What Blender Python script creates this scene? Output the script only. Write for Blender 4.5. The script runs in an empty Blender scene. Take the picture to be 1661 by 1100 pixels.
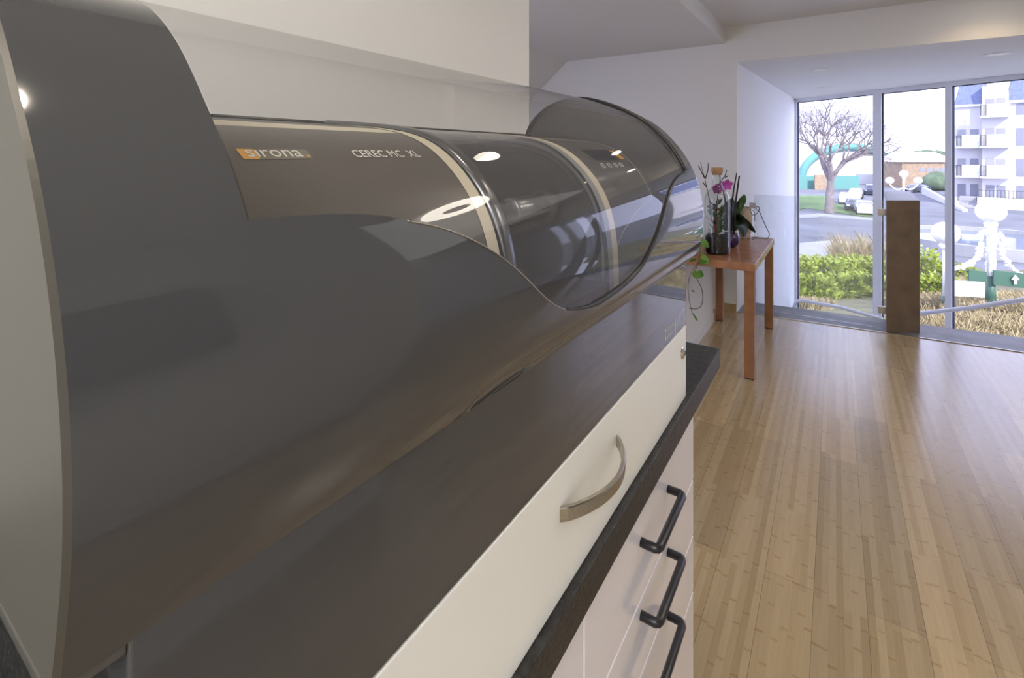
import bpy, math, random
from mathutils import Vector, Matrix
random.seed(7)
S = bpy.context.scene
COL = S.collection
H = 1.5                                   # camera height
# ---------------------------------------------------------------- camera
ANG = math.atan(524.5/800.0)
SN, CS = math.sin(ANG), math.cos(ANG)
cam = bpy.data.cameras.new('camera'); cam.sensor_width = 36; cam.lens = 36*800/1661.0
cam.shift_y = -300/1661.0; cam.clip_start = .01; cam.clip_end = 600
co = bpy.data.objects.new('camera', cam); COL.objects.link(co)
co.location = (0, 0, H); co.rotation_euler = (math.pi/2, 0, ANG)
S.camera = co
# ---------------------------------------------------------------- exposure, sky, sun
S.view_settings.view_transform = 'Standard'; S.view_settings.look = 'None'
S.view_settings.exposure = 0.0; S.view_settings.gamma = 1; S.view_settings.use_curve_mapping = False
wd = bpy.data.worlds.new('sky'); S.world = wd; wd.use_nodes = True
bg = wd.node_tree.nodes['Background']; bg.inputs[0].default_value = (.66, .70, 1, 1); bg.inputs[1].default_value = 3.7
def lamp(name, kind, loc, power, color=(1, 1, 1), rot=(0, 0, 0), **kw):
    l = bpy.data.lights.new(name, kind); l.energy = power; l.color = color
    for k, v in kw.items(): setattr(l, k, v)
    o = bpy.data.objects.new(name, l); COL.objects.link(o); o.location = loc; o.rotation_euler = rot
    return o
sun = lamp('sun', 'SUN', (20, 10, 30), 7.0, (1, .95, .86), angle=.01)
sun.rotation_euler = Vector((-.52, .62, -.60)).to_track_quat('-Z', 'Y').to_euler()
# added unseen fill lights below the ceiling, behind and beside the camera
for (x, y, e, a, b) in ((.45, -1.9, 70, .9, 1.6), (2.75, 2.6, 26, 2.6, 3.6)):
    lamp('ceiling_fill_light', 'AREA', (x, y, 2.69), e, (1, .98, .955), shape='RECTANGLE', size=a, size_y=b)
# ---------------------------------------------------------------- materials
def nd(nt, t, **kw):
    n = nt.nodes.new(t)
    for k, v in kw.items(): setattr(n, k, v)
    return n
def mat(name, col, rough=.5, metal=0, spec=.5, noise=None, bump=None, coat=0, emit=None, trans=0, ior=1.45):
    """noise=(scale, amount) varies the colour; bump=(scale, strength)"""
    m = bpy.data.materials.new(name); m.use_nodes = True; nt = m.node_tree; b = nt.nodes['Principled BSDF']
    b.inputs['Base Color'].default_value = (*col, 1); b.inputs['Roughness'].default_value = rough
    b.inputs['Metallic'].default_value = metal; b.inputs['Specular IOR Level'].default_value = spec
    b.inputs['Coat Weight'].default_value = coat; b.inputs['Coat Roughness'].default_value = .03
    b.inputs['Transmission Weight'].default_value = trans; b.inputs['IOR'].default_value = ior
    tc = nd(nt, 'ShaderNodeTexCoord')
    if noise:
        n = nd(nt, 'ShaderNodeTexNoise'); n.inputs['Scale'].default_value = noise[0]; n.inputs['Detail'].default_value = 6
        nt.links.new(tc.outputs['Object'], n.inputs['Vector'])
        r = nd(nt, 'ShaderNodeValToRGB'); r.color_ramp.elements[0].position = .3; r.color_ramp.elements[1].position = .7
        a = noise[1]; r.color_ramp.elements[0].color = (*[c*(1-a) for c in col], 1); r.color_ramp.elements[1].color = (*[min(1, c*(1+a)) for c in col], 1)
        nt.links.new(n.outputs['Fac'], r.inputs[0]); nt.links.new(r.outputs[0], b.inputs['Base Color'])
    if bump:
        n = nd(nt, 'ShaderNodeTexNoise'); n.inputs['Scale'].default_value = bump[0]; n.inputs['Detail'].default_value = 5
        nt.links.new(tc.outputs['Object'], n.inputs['Vector'])
        u = nd(nt, 'ShaderNodeBump'); u.inputs['Strength'].default_value = bump[1]; u.inputs['Distance'].default_value = .01
        nt.links.new(n.outputs['Fac'], u.inputs['Height']); nt.links.new(u.outputs[0], b.inputs['Normal'])
    if emit:
        b.inputs['Emission Color'].default_value = (*emit[0], 1); b.inputs['Emission Strength'].default_value = emit[1]
    return m
def clear(name, tint=(1, 1, 1), haze=0.0, rough=.01, ior=1.45, hazecol=(.8, .8, .8)):
    m = bpy.data.materials.new(name); m.use_nodes = True; nt = m.node_tree; nt.nodes.clear()
    out = nd(nt, 'ShaderNodeOutputMaterial'); tr = nd(nt, 'ShaderNodeBsdfTransparent'); tr.inputs[0].default_value = (*tint, 1)
    gl = nd(nt, 'ShaderNodeBsdfGlossy'); gl.inputs['Roughness'].default_value = rough
    # two-sided Schlick reflectance of a thin sheet
    f0 = ((ior-1)/(ior+1))**2*1.6
    ge = nd(nt, 'ShaderNodeNewGeometry'); dt = nd(nt, 'ShaderNodeVectorMath', operation='DOT_PRODUCT')
    nt.links.new(ge.outputs['Normal'], dt.inputs[0]); nt.links.new(ge.outputs['Incoming'], dt.inputs[1])
    ab = nd(nt, 'ShaderNodeMath', operation='ABSOLUTE'); nt.links.new(dt.outputs['Value'], ab.inputs[0])
    su = nd(nt, 'ShaderNodeMath', operation='SUBTRACT'); su.inputs[0].default_value = 1; nt.links.new(ab.outputs[0], su.inputs[1])
    pw = nd(nt, 'ShaderNodeMath', operation='POWER'); pw.inputs[1].default_value = 5; nt.links.new(su.outputs[0], pw.inputs[0])
    fr = nd(nt, 'ShaderNodeMath', operation='MULTIPLY_ADD'); fr.inputs[1].default_value = 1-f0; fr.inputs[2].default_value = f0; nt.links.new(pw.outputs[0], fr.inputs[0])
    df = nd(nt, 'ShaderNodeBsdfDiffuse'); df.inputs[0].default_value = (*hazecol, 1)
    m1 = nd(nt, 'ShaderNodeMixShader'); m1.inputs[0].default_value = haze
    nt.links.new(tr.outputs[0], m1.inputs[1]); nt.links.new(df.outputs[0], m1.inputs[2])
    m2 = nd(nt, 'ShaderNodeMixShader'); nt.links.new(fr.outputs[0], m2.inputs[0])
    nt.links.new(m1.outputs[0], m2.inputs[1]); nt.links.new(gl.outputs[0], m2.inputs[2]); nt.links.new(m2.outputs[0], out.inputs[0])
    return m
M = {}
M['wall'] = mat('wall_paint', (.80, .795, .78), .7, bump=(180, .05))
M['ceil'] = mat('ceiling_paint', (.78, .78, .77), .8, bump=(120, .05))
M['trim'] = mat('white_trim', (.72, .72, .70), .4)
M['hood'] = mat('grey_lacquer', (.064, .066, .071), .035, spec=.5, coat=.35)
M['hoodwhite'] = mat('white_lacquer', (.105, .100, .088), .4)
M['white'] = mat('warm_white_lacquer', (.88, .88, .84), .22, spec=.4)
M['grime'] = mat('grey_rim', (.085, .082, .076), .4)
M['body'] = mat('taupe_grey_plastic', (.098, .087, .076), .34, noise=(900, .10))
M['body2'] = mat('dark_grey_plastic', (.055, .053, .056), .13)
M['body3'] = mat('satin_grey_plastic', (.105, .098, .096), .16)
M['beige'] = mat('beige_trim', (.62, .56, .43), .4)
M['black'] = mat('black_rubber', (.012, .012, .013), .35)
M['steel'] = mat('dark_satin_metal', (.16, .16, .17), .22, metal=.8)
M['alu'] = mat('brushed_aluminium', (.42, .39, .34), .28, metal=1, bump=(400, .1))
M['spindle'] = mat('machined_metal', (.42, .41, .38), .28, metal=.9, noise=(160, .15))
M['chamber'] = mat('chamber_grey', (.045, .045, .050), .5, noise=(40, .3))
M['ringgrey'] = mat('light_grey_seal', (.26, .27, .29), .3)
M['dome'] = clear('acrylic_hood', (.93, .93, .935), .035, .02, 1.42)
M['door'] = clear('acrylic_door', (.72, .73, .76), .03, .04, 1.42)
M['glass'] = clear('window_glass', (.95, .96, 1), .010, .0, 1.45)
M['railglass'] = clear('railing_glass', (.93, .95, .96), .03, .0, 1.45)
M['bottle'] = clear('bottle_glass', (.95, .965, .96), .0, .0, 1.32)
M['counter'] = mat('black_slate_laminate', (.022, .0215, .021), .42, noise=(140, .65), bump=(260, .22))
M['cab'] = mat('gloss_white_front', (.87, .85, .92), .08, spec=.6, coat=.5)
M['blackmetal'] = mat('black_metal_handle', (.012, .012, .016), .3, spec=.6)
M['chrome'] = mat('chrome', (.65, .6, .5), .12, metal=1)
M['text'] = mat('white_print', (.80, .78, .72), .5)
M['orange'] = mat('orange_print', (.75, .38, .05), .5)
M['olive'] = mat('taupe_print', (.19, .175, .13), .5)
M['lcd'] = mat('display_glass', (.008, .008, .022), .25, spec=.15)
M['table'] = mat('cherry_wood', (.35, .16, .08), .25, noise=(14, .18), spec=.5)
M['legwood'] = mat('beech_leg', (.27, .125, .055), .35, noise=(10, .2))
M['skirt'] = mat('oak_skirting', (.42, .29, .15), .4, noise=(12, .15))
M['slab'] = mat('grey_stone', (.14, .13, .13), .45, noise=(7, .45), bump=(30, .3))
M['post'] = mat('brown_stone', (.17, .12, .08), .40, noise=(9, .18))
M['frame'] = mat('white_aluminium', (.78, .79, .84), .35)
M['gasket'] = mat('dark_gasket', (.03, .035, .05), .4)
M['soil'] = mat('dark_soil', (.004, .003, .003), .7, bump=(60, .8))
M['cork'] = mat('cork', (.42, .25, .13), .8, noise=(90, .25))
M['purple'] = mat('purple_glaze', (.035, .012, .06), .1, coat=.5)
M['vase'] = mat('beige_ceramic', (.46, .36, .27), .22, noise=(12, .2))
M['leafdark'] = mat('dark_leaf', (.018, .035, .015), .3, noise=(12, .3))
M['leaf'] = mat('green_leaf', (.11, .22, .035), .4, noise=(14, .3))
M['leafmid'] = mat('mid_leaf', (.05, .12, .03), .4, noise=(14, .3))
M['vine'] = mat('vine_stem', (.05, .075, .03), .5)
M['twig'] = mat('dark_twig', (.022, .014, .014), .6)
M['petal'] = mat('magenta_petal', (.45, .07, .38), .45)
M['red'] = mat('red_petal', (.45, .03, .03), .45)
M['downlight'] = mat('unlit_lamp_glass', (.8, .78, .74), .3)
M['lamp_on'] = mat('lit_lamp_glass', (1, 1, 1), .3, emit=((1, .9, .74), 14))
M['ring_on'] = mat('lit_ring_glass', (1, 1, 1), .3, emit=((1, .93, .82), 18))
def floor_mat():
    m = bpy.data.materials.new('bamboo_floor'); m.use_nodes = True; nt = m.node_tree; b = nt.nodes['Principled BSDF']; L = nt.links.new
    tc = nd(nt, 'ShaderNodeTexCoord'); mp = nd(nt, 'ShaderNodeMapping'); mp.inputs['Rotation'].default_value = (0, 0, math.pi/2)
    mp.inputs['Location'].default_value = (0, -.088, 0)
    L(tc.outputs['Object'], mp.inputs['Vector'])
    def brick(w, h, mort, off, c1, c2, cm):
        n = nd(nt, 'ShaderNodeTexBrick'); n.offset = off; n.offset_frequency = 2; n.squash = 1
        n.inputs['Scale'].default_value = 1; n.inputs['Brick Width'].default_value = w; n.inputs['Row Height'].default_value = h
        n.inputs['Mortar Size'].default_value = mort; n.inputs['Mortar Smooth'].default_value = .2; n.inputs['Bias'].default_value = 0
        n.inputs['Color1'].default_value = (*c1, 1); n.inputs['Color2'].default_value = (*c2, 1); n.inputs['Mortar'].default_value = (*cm, 1)
        L(mp.outputs[0], n.inputs['Vector']); return n
    pl = brick(1.45, .15, .0008, .37, (.86, .86, .86), (1.10, 1.08, 1.05), (.45, .42, .38))
    st = brick(.98, .15/7, .0, .43, (.365, .27, .15), (.475, .37, .225), (.5, .4, .25))
    def mt(op, a, b_=None, c=None):
        n = nd(nt, 'ShaderNodeMath', operation=op)
        for i, v in enumerate((a, b_, c)):
            if v is None: continue
            if isinstance(v, (int, float)): n.inputs[i].default_value = v
            else: L(v, n.inputs[i])
        return n.outputs[0]
    # bamboo nodes: short dark marks across every strip, each strip with its own offset
    sep = nd(nt, 'ShaderNodeSeparateXYZ'); L(tc.outputs['Object'], sep.inputs[0])
    idx = mt('FLOOR', mt('DIVIDE', mt('SUBTRACT', sep.outputs['X'], .088), .15/7))
    wn = nd(nt, 'ShaderNodeTexWhiteNoise', noise_dimensions='1D'); L(idx, wn.inputs['W'])
    wob = nd(nt, 'ShaderNodeTexNoise'); wob.inputs['Scale'].default_value = 60; L(tc.outputs['Object'], wob.inputs['Vector'])
    t = mt('FRACT', mt('ADD', mt('DIVIDE', sep.outputs['Y'], .23), mt('ADD', mt('MULTIPLY', wn.outputs['Value'], 7.3), mt('MULTIPLY', wob.outputs['Fac'], .05))))
    dd = mt('ABSOLUTE', mt('SUBTRACT', t, .5)); mr = nd(nt, 'ShaderNodeMapRange'); L(dd, mr.inputs['Value'])
    mr.inputs['From Min'].default_value = .006; mr.inputs['From Max'].default_value = .030; mr.inputs['To Min'].default_value = 1; mr.inputs['To Max'].default_value = 0
    big = nd(nt, 'ShaderNodeTexNoise'); big.inputs['Scale'].default_value = 9; L(tc.outputs['Object'], big.inputs['Vector'])
    nm = mt('MULTIPLY', mr.outputs[0], mt('MULTIPLY', big.outputs['Fac'], 1.1))
    ring = nd(nt, 'ShaderNodeMixRGB'); ring.inputs[1].default_value = (1, 1, 1, 1); ring.inputs[2].default_value = (.70, .58, .44, 1); L(nm, ring.inputs[0])
    mx = nd(nt, 'ShaderNodeMixRGB', blend_type='MULTIPLY'); mx.inputs[0].default_value = 1; L(st.outputs[0], mx.inputs[1]); L(pl.outputs[0], mx.inputs[2])
    # crossing nodes: wave bands broken by strip
    mp2 = nd(nt, 'ShaderNodeMapping'); mp2.inputs['Scale'].default_value = (1, .05, 1); L(tc.outputs['Object'], mp2.inputs['Vector'])
    mx2 = nd(nt, 'ShaderNodeMixRGB', blend_type='MULTIPLY'); mx2.inputs[0].default_value = 1; L(mx.outputs[0], mx2.inputs[1]); L(ring.outputs[0], mx2.inputs[2])
    nz = nd(nt, 'ShaderNodeTexNoise'); nz.inputs['Scale'].default_value = 160; nz.inputs['Detail'].default_value = 4; L(mp2.outputs[0], nz.inputs['Vector'])
    rp = nd(nt, 'ShaderNodeValToRGB'); rp.color_ramp.elements[0].color = (.86, .85, .83, 1); rp.color_ramp.elements[1].color = (1.1, 1.1, 1.1, 1)
    L(nz.outputs['Fac'], rp.inputs[0])
    mx3 = nd(nt, 'ShaderNodeMixRGB', blend_type='MULTIPLY'); mx3.inputs[0].default_value = 1; L(mx2.outputs[0], mx3.inputs[1]); L(rp.outputs[0], mx3.inputs[2])
    L(mx3.outputs[0], b.inputs['Base Color']); b.inputs['Roughness'].default_value = .21; b.inputs['Specular IOR Level'].default_value = .65
    bm = nd(nt, 'ShaderNodeBump'); bm.inputs['Strength'].default_value = .08; bm.inputs['Distance'].default_value = .002
    L(nz.outputs['Fac'], bm.inputs['Height']); L(bm.outputs[0], b.inputs['Normal'])
    return m
M['floor'] = floor_mat()
# ---------------------------------------------------------------- mesh helpers
class MB:
    def __init__(s): s.v = []; s.f = []
    def quad(s, *p):
        n = len(s.v); s.v += [tuple(q) for q in p]; s.f.append(tuple(range(n, n+len(p)))); return s
    def box(s, x0, x1, y0, y1, z0, z1):
        n = len(s.v); s.v += [(x0,y0,z0),(x1,y0,z0),(x1,y1,z0),(x0,y1,z0),(x0,y0,z1),(x1,y0,z1),(x1,y1,z1),(x0,y1,z1)]
        s.f += [tuple(n+i for i in f) for f in ((0,3,2,1),(4,5,6,7),(0,1,5,4),(1,2,6,5),(2,3,7,6),(3,0,4,7))]; return s
    def obox(s, o, ax, ay, az):
        o, ax, ay, az = map(Vector, (o, ax, ay, az)); n = len(s.v)
        for k in (0, 1):
            for (a, b) in ((0,0),(1,0),(1,1),(0,1)): s.v.append(tuple(o+ax*a+ay*b+az*k))
        s.f += [tuple(n+i for i in f) for f in ((0,3,2,1),(4,5,6,7),(0,1,5,4),(1,2,6,5),(2,3,7,6),(3,0,4,7))]; return s
    def prism(s, pts, a, b):
        """pts: outline of 3-D points, extruded by vector a->b offset"""
        n = len(s.v); k = len(pts); A = Vector(a); 
        s.v += [tuple(Vector(p)) for p in pts] + [tuple(Vector(p)+A) for p in pts]
        s.f.append(tuple(n+i for i in range(k))); s.f.append(tuple(n+k+i for i in reversed(range(k))))
        for i in range(k): j = (i+1) % k; s.f.append((n+i, n+k+i, n+k+j, n+j))
        return s
    def tube(s, pts, r, seg=8, cap=True):
        pts = [Vector(p) for p in pts]; n0 = len(s.v); m = len(pts)
        rs = r if isinstance(r, (list, tuple)) else [r]*m
        up = None
        for i, p in enumerate(pts):
            t = (pts[min(i+1, m-1)]-pts[max(i-1, 0)]).normalized()
            if up is None: up = t.orthogonal().normalized()
            up = (up-t*up.dot(t)).normalized() if abs(up.dot(t)) < .999 else t.orthogonal().normalized()
            w = t.cross(up)
            for k in range(seg):
                a = 2*math.pi*k/seg; s.v.append(tuple(p+(up*math.cos(a)+w*math.sin(a))*rs[i]))
        for i in range(m-1):
            for k in range(seg):
                a = n0+i*seg+k; b = n0+i*seg+(k+1) % seg; s.f.append((a, b, b+seg, a+seg))
        if cap:
            s.f.append(tuple(n0+k for k in reversed(range(seg)))); s.f.append(tuple(n0+(m-1)*seg+k for k in range(seg)))
        return s
    def lathe(s, prof, c=(0, 0, 0), seg=32, axis='z'):
        n0 = len(s.v); m = len(prof)
        for (r, z) in prof:
            for k in range(seg):
                a = 2*math.pi*k/seg
                p = (r*math.cos(a), r*math.sin(a), z) if axis == 'z' else ((r*math.cos(a), z, -r*math.sin(a)) if axis == 'y' else (z, r*math.cos(a), r*math.sin(a)))
                s.v.append((c[0]+p[0], c[1]+p[1], c[2]+p[2]))
        for i in range(m-1):
            for k in range(seg):
                a = n0+i*seg+k; b = n0+i*seg+(k+1) % seg; s.f.append((a, b, b+seg, a+seg))
        return s
    def grid(s, rows):
        n0 = len(s.v); w = len(rows[0])
        for r in rows: s.v += [tuple(p) for p in r]
        for i in range(len(rows)-1):
            for j in range(w-1):
                a = n0+i*w+j; s.f.append((a, a+1, a+w+1, a+w))
        return s
    def leaf(s, o, d, side, L, W, bend=.2, fold=.15):
        o, d, side = Vector(o), Vector(d).normalized(), Vector(side).normalized(); up = d.cross(side).normalized(); rows = []
        N = 6
        for i in range(N+1):
            t = i/N; w = W*math.sin(math.pi*min(1, t*.92+.04))**.8*(1-.35*t)
            c = o+d*L*t-up*(-1)*0 + up*(-bend*L*t*t)
            rows.append([c-side*w+up*fold*w, c, c+side*w+up*fold*w])
        return s.grid(rows)
    def ball(s, c, r, seg=16, sz=1):
        n = seg//2; return s.lathe([(max(1e-4, r*math.sin(math.pi*i/n)), -r*sz*math.cos(math.pi*i/n)) for i in range(n+1)], c, seg)
def wloc(o):
    v = Vector((0, 0, 0))
    while o: v = v+o.location; o = o.parent
    return v
def build(name, mb, m, parent=None, smooth=False, bevel=0, solid=0, label=None, kind=None, cat=None, group=None):
    me = bpy.data.meshes.new(name)
    if parent: off = wloc(parent)
    else:
        xs = [v[0] for v in mb.v]; ys = [v[1] for v in mb.v]; zs = [v[2] for v in mb.v]
        off = Vector(((min(xs)+max(xs))/2, (min(ys)+max(ys))/2, min(zs)))
        if kind == 'structure': off = Vector((0, 0, 0))
    me.from_pydata([tuple(Vector(v)-off) for v in mb.v], [], mb.f); me.update()
    me.materials.append(m)
    if smooth: me.polygons.foreach_set('use_smooth', [True]*len(me.polygons)); me.update()
    o = bpy.data.objects.new(name, me); COL.objects.link(o)
    if parent: o.parent = parent
    else: o.location = off
    if solid:
        md = o.modifiers.new('solid', 'SOLIDIFY'); md.thickness = solid; md.offset = -1
        if smooth: es = o.modifiers.new('split', 'EDGE_SPLIT'); es.split_angle = .7
    if bevel:
        md = o.modifiers.new('bevel', 'BEVEL'); md.width = bevel; md.segments = 3; md.limit_method = 'ANGLE'; md.angle_limit = .6
    if label: o['label'] = label
    if kind: o['kind'] = kind
    if cat: o['category'] = cat
    if group: o['group'] = group
    return o
def thing(name, loc, label, cat, group=None):
    o = bpy.data.objects.new(name, None); COL.objects.link(o); o.location = loc; o.empty_display_size = .1
    o['label'] = label; o['category'] = cat
    if group: o['group'] = group
    return o
def copy_tree(o, parent=None, loc=None, rz=None):
    c = o.copy(); COL.objects.link(c)
    if parent: c.parent = parent
    if loc is not None: c.location = loc
    if rz is not None: c.rotation_euler = (0, 0, rz)
    for ch in list(o.children):
        copy_tree(ch, c)
    return c
def struct(name, mb, m, parent=None, **kw): return build(name, mb, m, parent, kind=None if parent else 'structure', **kw)
def V(px, d, z):
    """a point at distance d along the view direction; z relative to eye height"""
    lat = (px-830.5)/800*d
    return Vector((CS*lat-SN*d, SN*lat+CS*d, H+z))
def P(px, py, d): return V(px, d, (250-py)*d/800)
FW = Vector((-SN, CS, 0)); RT = Vector((CS, SN, 0))
# ================================================================ ROOM SHELL
CZ = 2.71; BZ = 2.56; SZ = 2.372
FY = 5.07                                      # far wall
struct('floor', MB().quad((-4.2,-3.2,0),(4.2,-3.2,0),(4.2,5.45,0),(-.78,5.09,0),(-.79,5.07,0),(-4.2,5.07,0)), M['floor'])
struct('ceiling', MB().box(-.94, 4.2, -3.2, FY, CZ, CZ+.1), M['ceil'])
struct('trim_1', MB().prism([(-.985,-3.2,BZ),(-.885,FY,BZ),(-4.2,FY,BZ),(-4.2,-3.2,BZ)], (0,0,.25), 0), M['ceil'])
# attic slope on the left of the recess
struct('wall_slope', MB().prism([(-2.57,1.3,BZ),(-2.57,FY,BZ),(-4.3,FY,BZ-1.47),(-4.3,1.3,BZ-1.47)], (0,0,.15), 0), M['wall'])
struct('wall_far', MB().box(-4.2, -.78, FY, FY+.12, 0, CZ).box(-.78, 4.2, FY, FY+.12, SZ, CZ), M['wall'])
struct('wall_knee', MB().box(-4.2, -4.1, 1.3, FY, 0, 1.3), M['wall'])
struct('wall_left', MB().box(-1.9, -.82, -3.2, 1.35, 0, BZ), M['wall'])
struct('wall_right', MB().box(4.1, 4.2, -3.2, 5.6, -2.6, CZ), M['wall'])
struct('wall_near', MB().box(1.24, 1.40, -3.2, 1.52, 0, CZ), M['wall'])
struct('wall_back', MB().box(-.82, 4.1, -3.3, -3.2, 0, CZ), M['wall'])
struct('baseboard_far', MB().box(-.905, -.785, FY-.015, FY, 0, .075), M['skirt'])
# bay: soffit, side wall, floor slab
W0 = Vector((-.536, 9.02, 0)); WD = Vector((math.cos(-.5857), math.sin(-.5857), 0))
W1 = W0+WD*4.6
struct('trim_2', MB().prism([(-.80,FY+.12,SZ),(4.2,FY+.12,SZ),(4.2,W1.y-.4,SZ),(W1.x+.3,W1.y-.2,SZ),(W0.x-.3,W0.y+.25,SZ)], (0,0,.15), 0), M['ceil'])
struct('wall_bay', MB().prism([(-.78,FY+.12,-2.6),(-.536,9.02,-2.6),(-.80,9.1,-2.6),(-.95,FY+.12,-2.6)], (0,0,2.6+SZ), 0), M['wall'])
struct('trim_3', MB().prism([(-.78,5.095,-.15),(4.2,5.45,-.15),(4.2,5.87,-.15),(-.75,5.50,-.15)], (0,0,.152), 0), M['slab'])
struct('trim_4', MB().prism([(-.78,5.085,0),(4.2,5.44,0),(4.2,5.452,0),(-.78,5.097,0)], (0,0,.006), 0), M['alu'])
struct('wall_stair', MB().box(-.78, .33, 5.35, 5.42, -2.6, -.16).box(.70, 4.1, 5.45, 5.52, -2.6, -.16), M['wall'])
struct('floor_stair', MB().prism([(-.8,5.3,-2.7),(4.2,5.6,-2.7),(4.2,W1.y,-2.7),(W0.x,W0.y,-2.7)], (0,0,.1), 0), M['slab'])
# lower wall under the window glazing, frames and panes
def wp(t, z, off=0):
    n = Vector((-WD.y, WD.x, 0)); p = W0+WD*t+n*off; return Vector((p.x, p.y, z))
def wbox(mb, t0, t1, z0, z1, dep=.07, off=-.035):
    n = Vector((-WD.y, WD.x, 0))
    mb.obox(wp(t0, z0, off), WD*(t1-t0), n*dep, Vector((0,0,z1-z0)))
wb = MB(); wbox(wb, -.1, 4.7, -2.6, -1.25, .14, -.07); struct('wall_window_sill', wb, M['wall'])
fr = MB()
for (a, b) in ((-.02, .05), (1.18, 1.283), (2.0, 2.065), (3.1, 3.2), (4.2, 4.3)): wbox(fr, a, b, -1.25, SZ)
for (a, b) in ((.05, 1.18), (1.283, 2.0), (2.065, 3.1), (3.2, 4.2)):
    wbox(fr, a, b, SZ-.055, SZ); wbox(fr, a, b, -1.25, -1.18)
win = struct('window_1', fr, M['frame'])
gk = MB()
for (a, b) in ((.05, 1.18), (1.283, 2.0), (2.065, 3.1), (3.2, 4.2)):
    wbox(gk, a, a+.014, -1.18, SZ-.055, .02, -.01); wbox(gk, b-.008, b, -1.18, SZ-.055, .02, -.01); wbox(gk, a, b, SZ-.066, SZ-.055, .02, -.01)
build('window_gasket', gk, M['gasket'], win)
for (a, b) in ((.06, 1.17), (1.293, 1.99), (2.075, 3.09), (3.21, 4.19)):
    g = MB(); g.quad(wp(a, -1.18), wp(b, -1.18), wp(b, SZ-.056), wp(a, SZ-.056)); build('window_pane', g, M['glass'], win)
# end wall of the stairwell on the right
struct('wall_stair_end', MB().prism([(4.0,5.5,-2.6),(4.2,5.5,-2.6),(4.2,W1.y+.8,-2.6),(W1.x-.1,W1.y+.15,-2.6)], (0,0,2.6+SZ), 0), M['wall'])
# low white ledge between machine counter and side table
ld = thing('wall_ledge', (-1.0, 3, 0), 'low white boxed-in ledge on the floor behind the wooden side table', 'ledge')
build('ledge_body', MB().box(-1.45, -.916, 3.70, 4.69, 0, .70), M['wall'], ld)
build('ledge_skirting', MB().box(-.916, -.906, 3.70, 4.69, 0, .07), M['trim'], ld)
# stone parapet
pA, pB, pC, pD = (.36,5.2), (.595,5.345), (.66,6.64), (.44,6.49)
pp = MB().prism([(*pA, -2.59), (*pB, -2.59), (*pC, -2.59), (*pD, -2.59)], (0,0,2.59+1.11), 0)
par = build('stair_parapet', pp, M['post'], bevel=.006, label='brown stone parapet block standing at the floor edge in front of the window', cat='parapet')
# railing glass
rg = thing('glass_railing', (-.2, 5.3, 0), 'frameless clear glass railing panel between side wall and brown parapet', 'railing')
build('glass_panel', MB().box(-.66, .345, 5.295, 5.305, .004, 1.106), M['railglass'], rg)
for (x, z) in ((-.672, 1.0), (-.672, .16), (.335, 1.0), (.335, .16)):
    build('glass_clamp', MB().box(x-.028, x+.028, 5.28, 5.32, z-.028, z+.028), M['alu'], rg, bevel=.003)
# white pipe handrails in the stairwell
def pipe(pts, label):
    h = thing('handrail', pts[0], label, 'handrail')
    build('rail_tube', MB().tube(pts, .024, 12), M['frame'], h, smooth=True)
    return h
pipe([P(1281,512,7.4), P(1292,489,7.3), P(1300,487,7.2), P(1365,499,6.75), P(1431,518,6.3)], 'white tubular handrail sloping down behind the glass railing')
pipe([P(1480,510,5.95), P(1575,499,5.4), P(1662,486,5.0), P(1760,472,4.6)], 'white tubular handrail rising to the right of the brown parapet')
# downlights
def downlight(x, y, z, label, on, cat='light', sz=.075, watt=0, group=None, col=(1, .88, .72)):
    t = thing('recessed_downlight', (x, y, z), label, cat, group)
    build('trim_ring', MB().lathe([(sz*.8, -.001), (sz, -.004), (sz*1.18, -.004), (sz*1.22, 0)], (x, y, z), 40), M['trim'], t, smooth=True)
    build('lamp_lens', MB().lathe([(.0005, -.002), (sz*.82, -.002)], (x, y, z), 40), M['lamp_on'] if on else M['downlight'], t)
    if watt:
        l = lamp('downlight_bulb', 'SPOT', (x, y, z-.01), watt, col, spot_size=2.4, spot_blend=.8, shadow_soft_size=sz*.8); l['kind'] = 'structure'
    return t
downlight(-.13, 6.0, SZ, 'round recessed downlight in the window soffit nearest the left side wall and room', False)
downlight(-.115, 7.65, SZ, 'small far round recessed downlight in the soffit close to the window frame', False)
downlight(1.19, 5.93, SZ, 'large recessed round downlight at the right end of the window soffit', False, sz=.085)
downlight(.27, 1.95, CZ, 'lit round downlight over the corridor out of view, mirrored in the chamber door', True, sz=.09, watt=26)
downlight(-.10, .245, CZ, 'small lit downlight almost above the left end of the machine, out of view', True, sz=.026, watt=22)
downlight(.3, 3.6, CZ, 'lit downlight in front of the side table out of view', True, sz=.08, watt=7)
downlight(.95, 4.72, CZ, 'warm lit downlight close to the beam above the window, just out of view', True, sz=.07, watt=14, col=(1, .72, .42))
rl_ = thing('ring_ceiling_lamp', (1.39, 2.46, CZ), 'lit ring-shaped ceiling lamp out of view, mirrored as a long bright oval in the hood', 'light')
build('lamp_ring', MB().lathe([(.11,-.001),(.12,-.03),(.25,-.03),(.26,-.001)], (1.39,2.46,CZ), 48), M['ring_on'], rl_, smooth=False)
build('lamp_center', MB().lathe([(.0005,-.012),(.109,-.012),(.109,-.001)], (1.39,2.46,CZ), 32), M['trim'], rl_)
wc = thing('wall_cabinet', (1.14, .05, 1.52), 'dark wall cabinet on the partition behind the camera, only mirrored in the grey hood', 'cabinet')
build('carcass', MB().box(1.10, 1.24, -.7, .68, 1.52, 2.08), M['body2'], wc, bevel=.003)
build('door', MB().box(1.085, 1.0985, -.698, .678, 1.522, 2.078), M['body2'], wc, bevel=.002)
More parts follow.
